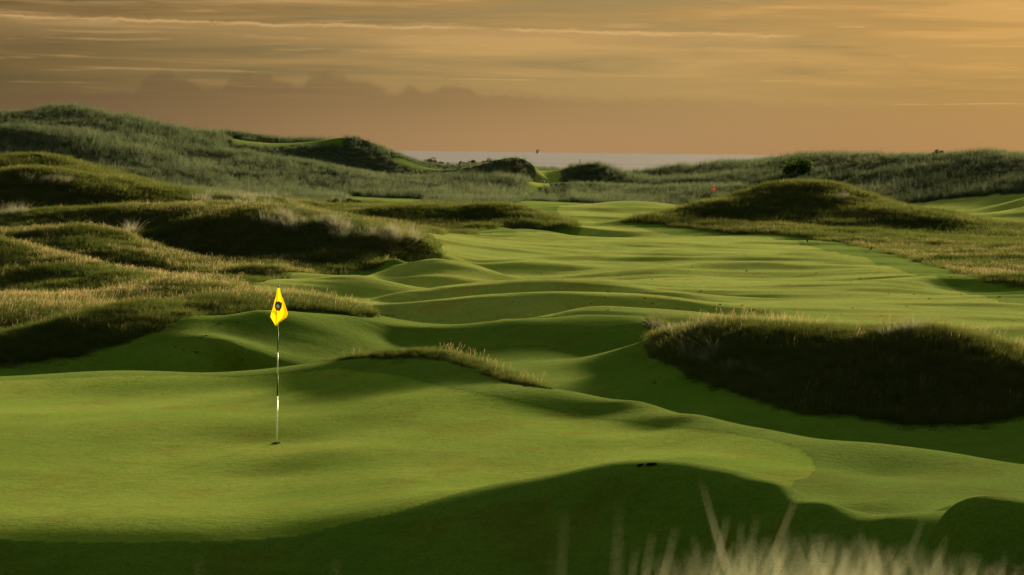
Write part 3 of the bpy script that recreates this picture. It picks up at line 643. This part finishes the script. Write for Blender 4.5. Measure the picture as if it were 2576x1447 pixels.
# ------------------------------------------------------------------ object helpers
class MB:
    def __init__(s): s.v = []; s.f = []
    def box(s, c, d, R_=None):
        b = len(s.v); hx, hy, hz = d[0]/2, d[1]/2, d[2]/2
        for dx in (-hx, hx):
            for dy in (-hy, hy):
                for dz in (-hz, hz):
                    p = Vector((dx, dy, dz))
                    if R_ is not None: p = R_ @ p
                    s.v.append((c[0]+p.x, c[1]+p.y, c[2]+p.z))
        s.f += [tuple(b+i for i in q_) for q_ in ((0,1,3,2),(4,6,7,5),(0,4,5,1),(2,3,7,6),(0,2,6,4),(1,5,7,3))]
        return s
    def tube(s, pts, rad, n_=8, cap=True):
        b = len(s.v); m_ = len(pts); pts = [Vector(p) for p in pts]
        rads = rad if isinstance(rad, (list, tuple)) else [rad]*m_
        for i, p in enumerate(pts):
            d = (pts[min(i+1, m_-1)]-pts[max(i-1, 0)]).normalized()
            a = d.orthogonal().normalized(); a = Vector((1,0,0)) if abs(d.x) < .9 else Vector((0,1,0)); a = (a-d*a.dot(d)).normalized(); c = d.cross(a)
            for k in range(n_):
                t = 2*math.pi*k/n_; s.v.append(tuple(p+(a*math.cos(t)+c*math.sin(t))*rads[i]))
        for i in range(m_-1):
            for k in range(n_): s.f.append((b+i*n_+k, b+i*n_+(k+1)%n_, b+(i+1)*n_+(k+1)%n_, b+(i+1)*n_+k))
        if cap: s.f.append(tuple(b+k for k in range(n_))[::-1]); s.f.append(tuple(b+(m_-1)*n_+k for k in range(n_)))
        return s
    def ell(s, c, r, nu=12, nv=8, R_=None):
        b = len(s.v)
        for j in range(nv+1):
            t = math.pi*j/nv
            for i in range(nu):
                p_ = 2*math.pi*i/nu; p = Vector((r[0]*math.sin(t)*math.cos(p_), r[1]*math.sin(t)*math.sin(p_), r[2]*math.cos(t)))
                if R_ is not None: p = R_ @ p
                s.v.append((c[0]+p.x, c[1]+p.y, c[2]+p.z))
        for j in range(nv):
            for i in range(nu): s.f.append((b+j*nu+i, b+j*nu+(i+1)%nu, b+(j+1)*nu+(i+1)%nu, b+(j+1)*nu+i))
        return s
    def build(s, name, mat, parent=None, smooth=False):
        me = bpy.data.meshes.new(name); me.from_pydata(s.v, [], s.f); me.update()
        me.polygons.foreach_set('use_smooth', [smooth]*len(s.f))
        return link(name, me, mat, parent)
def empty(name, loc, label, cat, group=None, rz=0):
    o = bpy.data.objects.new(name, None); COL.objects.link(o); o.location = loc; o.rotation_euler.z = rz; o.empty_display_size = .2
    return tag(o, label, cat, group)
def G(x, y): return float(ground(np.array([x]), np.array([y]))[0])

# ------------------------------------------------------------------ yellow flag and its stick
M_white = plain('painted white', (.80,.82,.78), .35, nscale=20, namt=.08); M_black = plain('painted black', (.010,.010,.012), .6)
fx, fy, fz = hit(696.5, 1115)
fs = empty('flagstick', (fx, fy, fz), 'black and white banded flagstick with a limp yellow flag standing on the green', 'flagstick')
def zrow(px, row, y): return float(at(px, row, y)[2])
bands = [1119, 996, 941.5, 885.2, 829.2, 773, 721.5]
for i in range(6):
    z0, z1 = zrow(697, bands[i], fy)-fz, zrow(697, bands[i+1], fy)-fz
    xo = [(.0045*(z/2.13)) for z in (z0, z1)]
    MB().tube([(xo[0], 0, z0), (xo[1], 0, z1)], [.0105-.0012*i, .0105-.0012*(i+1)], 14).build('pole_section', M_black if i in (1, 3, 5) else M_white, fs, True)
MB().ell((.0045, 0, zrow(697, 721.5, fy)-fz+.008), (.011,.011,.013)).build('finial', M_black, fs, True)
Lf = [(0,697.3,724.5),(.12,696.0,738),(.25,694.0,748),(.4,690.5,760),(.55,686.6,775),(.7,683.3,786),(.8,680.8,797)]
def cloth_material():
    m, g, out = newmat('yellow flag cloth'); tc = g.node('ShaderNodeTexCoord')
    nn = g.noise(tc.outputs['Object'], 9, 2); c = g.mix(g.ss(nn, .3, .7), (.62,.43,.003), (.72,.52,.005))
    d = g.node('ShaderNodeBsdfDiffuse'); g.put(d.inputs[0], c); t = g.node('ShaderNodeBsdfTranslucent'); g.put(t.inputs[0], c)
    mx = g.node('ShaderNodeMixShader'); mx.inputs[0].default_value = .32; g.link(d.outputs[0], mx.inputs[1]); g.link(t.outputs[0], mx.inputs[2]); g.link(mx.outputs[0], out.inputs[0]); return m
rowsL = np.array([724.5,738,748,760,775,786,797,806,820.4]); pxL = np.array([697.0,696.0,694.0,690.5,686.6,683.3,680.8,686,694.2])
rowsR = np.array([724.5,733,745,760,775,788,798,811,820.4]); pxR = np.array([704,706,709.5,716,720.5,724.6,721.6,704,695.2])
def flag_pt(s_, row, lift=0.0):
    l = np.interp(row, rowsL, pxL); r_ = np.interp(row, rowsR, pxR); px = l+(r_-l)*s_
    t = (row-724.5)/96
    dep = -.035 - .050*t*math.sin(math.pi*min(1, s_*1.05))*1.0 - .022*math.sin(s_*9+t*1.5)*t - .03*t*abs(s_-.42)*0
    if row > 785: dep += .05*((row-785)/35)*abs(s_-.36)*1.4
    w = at(px, row, fy); return (w[0]-fx, dep-lift, w[2]-fz)
NS, NR = 26, 46
rows_ = np.linspace(724.5, 820.2, NR); fco = [flag_pt(i/(NS-1), r_) for r_ in rows_ for i in range(NS)]
fq = [(j*NS+i, j*NS+i+1, (j+1)*NS+i+1, (j+1)*NS+i) for j in range(NR-1) for i in range(NS-1)]
flag = link('flag', raw_mesh('flag', fco, fq), cloth_material(), fs); tag(flag, 'limp yellow flag with a round crest')
def s_of(px, row):
    l = np.interp(row, rowsL, pxL); r_ = np.interp(row, rowsR, pxR); return (px-l)/(r_-l)
def patch_on_flag(name, pts, mat, lift):
    co = [flag_pt(s_of(*p), p[1], lift) for p in pts]; c0 = (np.mean([p[0] for p in pts]), np.mean([p[1] for p in pts]))
    co.append(flag_pt(s_of(*c0), c0[1], lift)); k = len(pts)
    return link(name, raw_mesh(name, co, None, [(i, (i+1) % k, k) for i in range(k)], smooth=False), mat, flag)
def ell2(cx, cy, a, b, n_=20, rot=0.0): return [(cx+a*math.cos(t)*math.cos(rot)-b*math.sin(t)*math.sin(rot), cy+a*math.cos(t)*math.sin(rot)+b*math.sin(t)*math.cos(rot)) for t in np.linspace(0, 2*math.pi, n_, endpoint=False)]
M_red = plain('crest red', (.42,.06,.015), .8, trans=.4); M_blue = plain('crest blue', (.05,.12,.50), .8); M_grn = plain('crest green', (.01,.14,.09), .8); M_pale = plain('crest pale', (.8,.85,.75), .8); M_pur = plain('crest plum', (.26,.03,.12), .8)
patch_on_flag('emblem', [(693.5,759.5),(703,757.5),(711,762),(709.5,773),(704,783),(695,779.5),(691.5,772)], M_red, .005)
patch_on_flag('emblem', ell2(701, 768.6, 8.6, 10, rot=-.35), M_blue, .008)
patch_on_flag('emblem', ell2(699, 772.2, 5.2, 6.2, rot=-.35), M_pur, .010)
patch_on_flag('emblem', ell2(702.8, 768, 4.2, 6.8, rot=-.35), M_grn, .012)
patch_on_flag('emblem', ell2(700.0, 770.0, 4.2, 5.2, rot=-.35), M_pale, .015)
M_ink = plain('flag lettering ink', (.05,.035,.01), .8)
for a, b, w_ in (((685.5,783.5),(690,787.6),1.4),((687,778.5),(692.5,784.5),1.2),((690.5,780.2),(688.5,783.8),1.0),((691,785.5),(695.6,791.8),1.4),((693,783.0),(696.2,789),1.0)):
    n_ = np.array([-(b[1]-a[1]), b[0]-a[0]]); n_ = n_/np.linalg.norm(n_)*w_/2; a = np.array(a); b = np.array(b)
    patch_on_flag('lettering', [tuple(a+n_), tuple(b+n_), tuple(b-n_), tuple(a-n_)], M_ink, .007)
# the hole it stands in: a flat disc, inside shade painted near black
def on_slope(x, y):
    e_ = .15; nx = -(G(x+e_, y)-G(x-e_, y))/(2*e_); ny = -(G(x, y+e_)-G(x, y-e_))/(2*e_); return Vector((nx, ny, 1)).normalized().to_track_quat('Z', 'Y')
def hole(name, x, y, ra, rb, label, cat, mat_in, group=None, rim=None):
    o = empty(name, (x, y, G(x, y)+.004), label, cat, group); o.rotation_mode = 'QUATERNION'; o.rotation_quaternion = on_slope(x, y)
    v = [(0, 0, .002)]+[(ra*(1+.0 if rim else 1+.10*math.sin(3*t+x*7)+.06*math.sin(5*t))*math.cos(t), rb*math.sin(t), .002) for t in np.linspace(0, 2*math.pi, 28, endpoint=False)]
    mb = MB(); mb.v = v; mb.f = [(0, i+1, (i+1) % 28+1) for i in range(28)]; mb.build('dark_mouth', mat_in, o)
    mb = MB(); k = 28
    for r_, z in ((1.0, .0), (1.03, .010 if not rim else .004), (1.12, .0 if not rim else .0)):
        mb.v += [(p[0]*r_, p[1]*r_, z+.001) for p in v[1:]]
    for a in range(2):
        for i in range(k): mb.f.append((a*k+i, a*k+(i+1) % k, (a+1)*k+(i+1) % k, (a+1)*k+i))
    mb.build('rim', rim or plain('turf lip', (.04,.06,.01), .9), o)
    return o
M_dark = plain('soil with painted shade', (.004,.004,.003), .95)  # soil colour darkened to carry the shade inside the holes
hole('golf_cup', fx-.003, fy-.01, .054, .054, 'round cup, inner shade painted as a flat dark disc on the green, at the foot of the flagstick', 'cup', M_dark, rim=plain('cup edge', (.09,.11,.03), .8))
for px, row, ra, lb in ((1611,1172.5,.035,'smaller dark rabbit scrape on the crest of the front mound'), (1639,1170.5,.065,'larger dark rabbit scrape on the crest of the front mound')):
    x, y, z = hit(px, row); hole('rabbit_scrape', x, y, ra, .03+ra*.4, lb, 'scrape', M_dark, 'rabbit scrapes on the front mound')

# ------------------------------------------------------------------ far red flag
ry = 225.0; rx = (1792.6-1288)/FPX*ry; rz_ = G(rx, ry)
rf = empty('flagstick', (rx, ry, rz_), 'far flagstick with a small red flag beyond the big right mound', 'flagstick')
ztop = zrow(1792.6, 466, ry)-rz_
zs = [0, ztop-1.03, ztop-.85+.0, ztop-.67, ztop-.45, ztop]
for i in range(5): MB().tube([(0,0,zs[i]),(0,0,zs[i+1])], .016, 8).build('pole_section', M_black if i in (1, 3) else M_white, rf, True)
M_flagred = plain('red flag cloth', (.34,.02,.015), .8, trans=.4, nscale=6)
co = []; 
for j in range(9):
    t = j/8; wl = .02+.075*math.sin(min(1, t*1.25)*math.pi*.62)*(1 if t < .8 else (1-t)*5); wr = .02+.055*math.sin(t*math.pi)*1.0
    for i in range(6):
        s_ = i/5; co.append((-wl+(wl+wr)*s_, -.02-.05*math.sin(s_*5+t), ztop-.02-.50*t))
link('flag', raw_mesh('flag', co, [(j*6+i, j*6+i+1, (j+1)*6+i+1, (j+1)*6+i) for j in range(8) for i in range(5)]), M_flagred, rf)

# ------------------------------------------------------------------ birds on the fairway
def bird(px, row, face, label):
    x, y, z = hit(px, row); b = empty('bird', (x, y, z), label, 'bird', 'small dark birds standing on the fairway', rz=face)
    M = plain('black plumage', (.006,.006,.007), .95)
    mb = MB()
    pts = [(-.075,0,.030),(-.045,0,.045),(-.015,0,.062),(.015,0,.085),(.035,0,.112),(.045,0,.132),(.058,0,.140),(.070,0,.137)]
    mb.tube(pts, [.004,.012,.028,.034,.026,.019,.018,.008], 10); mb.build('body', M, b, True)
    MB().tube([(.068,0,.137),(.090,0,.134)], [.006,.001], 6).build('beak', plain('beak', (.10,.07,.02), .4), b)
    MB().tube([(-.06,0,.036),(-.115,0,.012)], [.012,.004], 6).build('tail', M, b)
    for s_ in (-1, 1): MB().tube([(.005,.012*s_,.05),(.008,.014*s_,.02),(.010,.014*s_,0)], .0025, 5).build('leg', M, b)
bird(2031, 611, 1.9, 'small dark bird standing on the fairway edge, the upper of the two'); bird(2191, 630, .5, 'small dark bird by the semi rough, nearer of the two and leaning right')

# ------------------------------------------------------------------ benches
def bench(px, y, w, h, col, label, tilt=0.0):
    x = (px-1288)/FPX*y; z = G(x, y); b = empty('bench', (x, y, z), label, 'bench', rz=tilt); M = plain('bench wood', col, .7, nscale=12, namt=.25)
    mb = MB(); n_ = 15
    for i in range(n_): mb.box((-w/2+w*(i+.5)/n_, -.18, h*.72), (w/n_*.62, .025, h*.50))
    mb.box((0,-.165,h*.97),(w,.05,.06)); mb.box((0,-.165,h*.50),(w,.04,.05)); mb.build('backrest', M, b)
    mb = MB()
    for i in range(4): mb.box((0,-.11+.115*i,h*.50),(w,.095,.03))
    mb.build('seat', M, b)
    for sx in (-1, 1):
        for sy, hh in ((-.15,h*.98),(.24,h*.66)): MB().box((sx*(w/2-.03),sy,hh/2-.05),(.06,.06,hh+.1)).build('leg', M, b)
        MB().box((sx*(w/2-.03),.05,h*.68),(.055,.44,.04)).build('armrest', M, b)
def seat_h(px, row, y): return zrow(px, row, y)-G((px-1288)/FPX*y, y)
bench(1226.5, 264, 1.36, max(.75, seat_h(1226, 405.5, 264)), (.22,.055,.025), 'red brown slatted bench in front of the bush on the far left dune')
bench(677.5, 268, 1.42, max(.75, seat_h(677, 348, 268)), (.035,.018,.014), 'dark brown bench on the narrow grass ledge of the far left dune')

# ------------------------------------------------------------------ shrubs
def leaf_mat(name, c1, c2):
    m, g, out = newmat(name); ba = g.node('ShaderNodeAttribute', attribute_name='bl'); sp = g.node('ShaderNodeSeparateColor'); g.link(ba.outputs['Color'], sp.inputs[0])
    c = g.mix(sp.outputs[0], tuple(c1), tuple(c2)); d = g.node('ShaderNodeBsdfDiffuse'); g.put(d.inputs[0], c); t = g.node('ShaderNodeBsdfTranslucent'); g.put(t.inputs[0], c)
    mx = g.node('ShaderNodeMixShader'); mx.inputs[0].default_value = .35; g.link(d.outputs[0], mx.inputs[1]); g.link(t.outputs[0], mx.inputs[2]); g.link(mx.outputs[0], out.inputs[0]); return m
M_lf = leaf_mat('shrub leaves', (.018,.032,.008), (.055,.085,.018)); M_lf2 = leaf_mat('gorse leaves', (.010,.016,.006), (.040,.045,.014)); M_lf3 = leaf_mat('round bush leaves', (.022,.045,.010), (.08,.12,.03))
M_stem = plain('stems', (.05,.035,.02), .9)
def shrub(name, px, top, y, wpx, label, mat, nl, leaf, seed, lean=0.0, spiky=.0, group=None, below=.0, cat='bush', base=None):
    r = np.random.default_rng(seed); x = (px-1288)/FPX*y; z = G(x, y)-.05; W_ = wpx*y/FPX/2; H = max(.35, zrow(px, top, y)-z+below)
    o = empty(name, (x, y, z), label, cat, group)
    nc = max(5, int(wpx/5)); cs = []
    for i in range(nc):
        cx = r.uniform(-1, 1)*W_*.82; prof = math.sqrt(max(.05, 1-(cx/W_)**2)); hz = H*prof*r.uniform(.62, .96)
        cs.append((cx+lean*hz, r.uniform(-.5,.5)*W_*.6, hz-.16*H, r.uniform(.16,.30)*max(W_, H)))
        cs.append((cx*.9+lean*hz*.5, r.uniform(-.5,.5)*W_*.7, hz*.45, r.uniform(.2,.34)*max(W_, H)*.8))
    co = []; q = []; cl = []
    for i in range(nl):
        c = cs[r.integers(len(cs))]; d = r.normal(size=3); d /= np.linalg.norm(d); rad = c[3]*r.uniform(.55, 1.0)**.5*(1+spiky*r.random()**3)
        p = np.array([c[0], c[1], c[2]])+d*rad*np.array([1, 1, .85]); 
        if p[2] < 0: p[2] = abs(p[2])*.3
        a = r.normal(size=3); a /= np.linalg.norm(a); b_ = np.cross(a, r.normal(size=3)); b_ /= np.linalg.norm(b_); L_ = leaf*r.uniform(.6, 1.3)
        k = len(co); co += [tuple(p-a*L_), tuple(p+b_*L_*.45), tuple(p+a*L_), tuple(p-b_*L_*.45)]; q.append((k, k+1, k+2, k+3)); cl += [(r.random(), 0, 0, 1)]*4
    me = raw_mesh('foliage', co, q, smooth=False); a_ = me.color_attributes.new('bl', 'FLOAT_COLOR', 'POINT'); a_.data.foreach_set('color', np.array(cl, np.float32).ravel())
    link('foliage', me, mat, o)
    mb = MB()
    for c in cs[:14]: mb.tube([(r.normal(0,.1)*W_, r.normal(0,.1)*W_, -.05), (c[0]*.5, c[1]*.5, c[2]*.55), (c[0], c[1], c[2])], [.03,.02,.008], 5)
    mb.build('stems', M_stem, o)
GR = 'dark bushes on the far dune crests'
shrub('bush', 1086, 398, 272, 62, 'wide dark domed bush at the left end of the skyline row before the sea', M_lf2, 2200, .075, 1, group=GR)
shrub('bush', 1125, 408, 272, 18, 'lowest and smallest bush in the skyline row before the sea', M_lf, 500, .06, 2, group=GR)
shrub('bush', 1160, 404, 273, 36, 'jagged dark green bush left of the greenest bush before the sea', M_lf2, 1100, .07, 3, spiky=.5, group=GR)
shrub('bush', 1187, 400.5, 273, 38, 'greener rounded bush in the skyline row, next left of the red bench', M_lf, 1300, .07, 4, group=GR)
shrub('bush', 1230, 399.5, 275, 50, 'spiky dark bush directly behind the red brown bench', M_lf2, 1700, .07, 5, spiky=.6, group=GR)
x_, y_, z_ = hit(2003, 440)
shrub('bush', 1996, 387, y_-1.5, 74, 'big rounded leafy bush on the crest of the right dune', M_lf3, 5200, .085, 6, lean=.28, group=GR, spiky=.15)
shrub('bush', 1879, 402, 278, 15, 'small dark bush high on the right dune, left of the big bush', M_lf2, 420, .07, 7, group=GR)
x_, y_, z_ = hit(2096, 445)
shrub('bush', 2096, 435, y_, 16, 'small dark bush low on the right dune face, right of the big bush', M_lf2, 420, .07, 8, group=GR)
shrub('bush', 2356, 375, 255, 24, 'spiky dark bush breaking the skyline at the far right', M_lf2, 1100, .08, 9, spiky=.25, group=GR)
shrub('gorse_bush', 838, 499, 172, 44, 'low ragged dark gorse, left half of the pair beyond the left rough', M_lf2, 1500, .05, 10, spiky=.5, group='gorse beyond the left rough', cat='gorse')
shrub('gorse_bush', 884, 496.5, 172, 62, 'taller ragged dark gorse, right half of the pair beyond the left rough', M_lf2, 2300, .05, 11, spiky=.5, group='gorse beyond the left rough', cat='gorse')

# ------------------------------------------------------------------ paling fences on the far dune face
M_pale = plain('weathered paling', (.20,.18,.15), .9, nscale=4, namt=.25); M_wire = plain('fence wire', (.12,.11,.10), .5, .6)
def fence(line, label):
    pxs_ = np.arange(line[0][0], line[-1][0], 3.1); rows_ = np.interp(pxs_, [p[0] for p in line], [p[1] for p in line])
    g3 = np.array([hit(a, b+13) for a, b in zip(pxs_, rows_)]); ys = g3[:, 1]
    k = 9; pad = np.pad(ys, k, mode='edge'); ys = np.array([np.median(pad[i:i+2*k+1]) for i in range(len(ys))])
    o = empty('paling_fence', (0, 0, 0), label, 'fence', 'chestnut paling fences on the far left dune')
    xs = (pxs_-1288)/FPX*ys; zg = ground(xs, ys); ox, oy, oz = xs[0], ys[0], zg[0]; o.location = (ox, oy, oz)
    mb = MB(); tops = []
    for i, (x, y, z) in enumerate(zip(xs, ys, zg)):
        t = max(z+.55, zrow(pxs_[i], rows_[i], y))+random.uniform(-.05,.04); lean_ = random.gauss(0,.05); hgt = t-z+.15; tops.append(t)
        MB().box((x-ox, y-oy, (z+t)/2-oz), (.042, .015, hgt), Matrix.Rotation(lean_, 3, 'Y')).build('paling', M_pale, o)
    for f_ in (.25, .8):
        MB().tube([(x-ox, y-oy-.02, z+(t-z)*f_-oz) for x, y, z, t in zip(xs, ys, zg, tops)], .006, 4).build('wire', M_wire, o)
    for i in range(0, len(xs), 24):
        MB().tube([(xs[i]-ox, ys[i]-oy+.04, zg[i]-oz-.3), (xs[i]-ox, ys[i]-oy+.04, tops[i]-oz+.08)], .035, 8).build('post', M_pale, o)
fence([(796,451),(831,447),(870,448),(903,449),(960,453),(1006,456),(1037,461),(1077,467),(1102,470)], 'longer weathered paling fence sagging across the foot of the far left dune')
fence([(1199,472),(1225,468.5),(1250,467),(1274,466),(1300,468)], 'shorter weathered paling fence at the right end of the far left dune')

# lone post, hoops, ship
x, y, z = hit(1455, 420); px_, py_ = (1454.8-1288)/FPX*262, 262.0; zg = G(px_, py_)
o = empty('marker_post', (px_, py_, zg), 'thin dark post on top of the knob right of the mown walk', 'post')
MB().tube([(0,0,-.2),(.01,0,max(.8, zrow(1455,402.5,py_)-zg))], [.03,.022], 8).build('shaft', plain('dark post', (.03,.025,.02), .8), o)
MB().ell((.01,0,max(.8, zrow(1455,402.5,py_)-zg)), (.03,.03,.02)).build('cap', plain('post cap', (.03,.025,.02), .8), o)
M_hoop = plain('pale hoop wire', (.5,.5,.42), .5)
for px, w_, lb, base in ((1362,.30,'left of two thin pale wire hoops on the mown walk',True),(1371.5,.34,'right of two thin pale wire hoops on the mown walk',False)):
    x, y, z = hit(px, 466); y = 244.0; x = (px-1288)/FPX*y; z = G(x, y)
    o = empty('wire_hoop', (x, y, z), lb, 'hoop', 'wire hoops on the mown walk')
    h_ = max(.33, zrow(px, 456, y)-z)
    MB().tube([(-w_/2,0,-.05)]+[(-w_/2*math.cos(t), 0, h_-w_/2*.6+w_/2*.6*math.sin(t)) for t in np.linspace(0, math.pi, 12)]+[(w_/2,0,-.05)], .013, 6).build('arch', M_hoop, o, True)
    if base: MB().tube([(-w_/2,0,.03),(w_/2+.12,0,.03)], .012, 6).build('ground_bar', M_hoop, o, True)
sy_ = 20000.0; sx_ = (1348.4-1288)/FPX*sy_
sh = empty('ship', (sx_, sy_, -6), 'tiny grey ship seen end on, alone on the sea horizon', 'ship', rz=0)
M_ship = plain('hull with painted haze', (.60,.56,.55), .9, nscale=.02)  # distance haze is put into this pale grey colour
mb = MB(); hw = 11.5
prof = [(-60,.05),(-45,.7),(-20,1),(55,1),(60,.9)]
for yy, k in prof: mb.v += [(-hw*k, yy, 9), (-hw*k*.8, yy, -1), (hw*k*.8, yy, -1), (hw*k, yy, 9)]
for i in range(len(prof)-1):
    a = i*4; mb.f += [(a, a+1, a+5, a+4), (a+1, a+2, a+6, a+5), (a+2, a+3, a+7, a+6), (a+3, a, a+4, a+7)]
mb.f += [(0,3,2,1), (16,17,18,19)]; mb.build('hull', M_ship, sh)
MB().box((0,35,15.5),(22,26,13)).box((0,32,24),(19,16,4)).build('superstructure', M_ship, sh)
MB().tube([(2,35,26),(2,35,35)], [1.6,.9], 6).build('mast', M_ship, sh)
MB().box((-5,44,27),(5,6,4)).build('funnel', M_ship, sh)
# small dark divots and droppings on the fairway
mb = MB(); r = np.random.default_rng(3)
for px, row in [(1648,964),(1230,786)]+[(r.uniform(1250,2560), r.uniform(660,800)) for _ in range(46)]+[(r.uniform(880,1000), r.uniform(790,800)) for _ in range(12)]+[(r.uniform(350,700), r.uniform(800,930)) for _ in range(14)]:
    x, y, z = hit(px, row)
    if gmask(R_hard, np.array([x]), np.array([y]))[0]: continue
    s_ = r.uniform(.010,.030); mb.ell((x, y, z+.004), (s_*r.uniform(.8,2), s_, s_*.35), 7, 5)
tag(mb.build('turf_crumbs', plain('dark crumbs', (.018,.016,.010), .95), None), 'small dark divots and droppings scattered over the fairway turf', 'debris', kind='stuff')
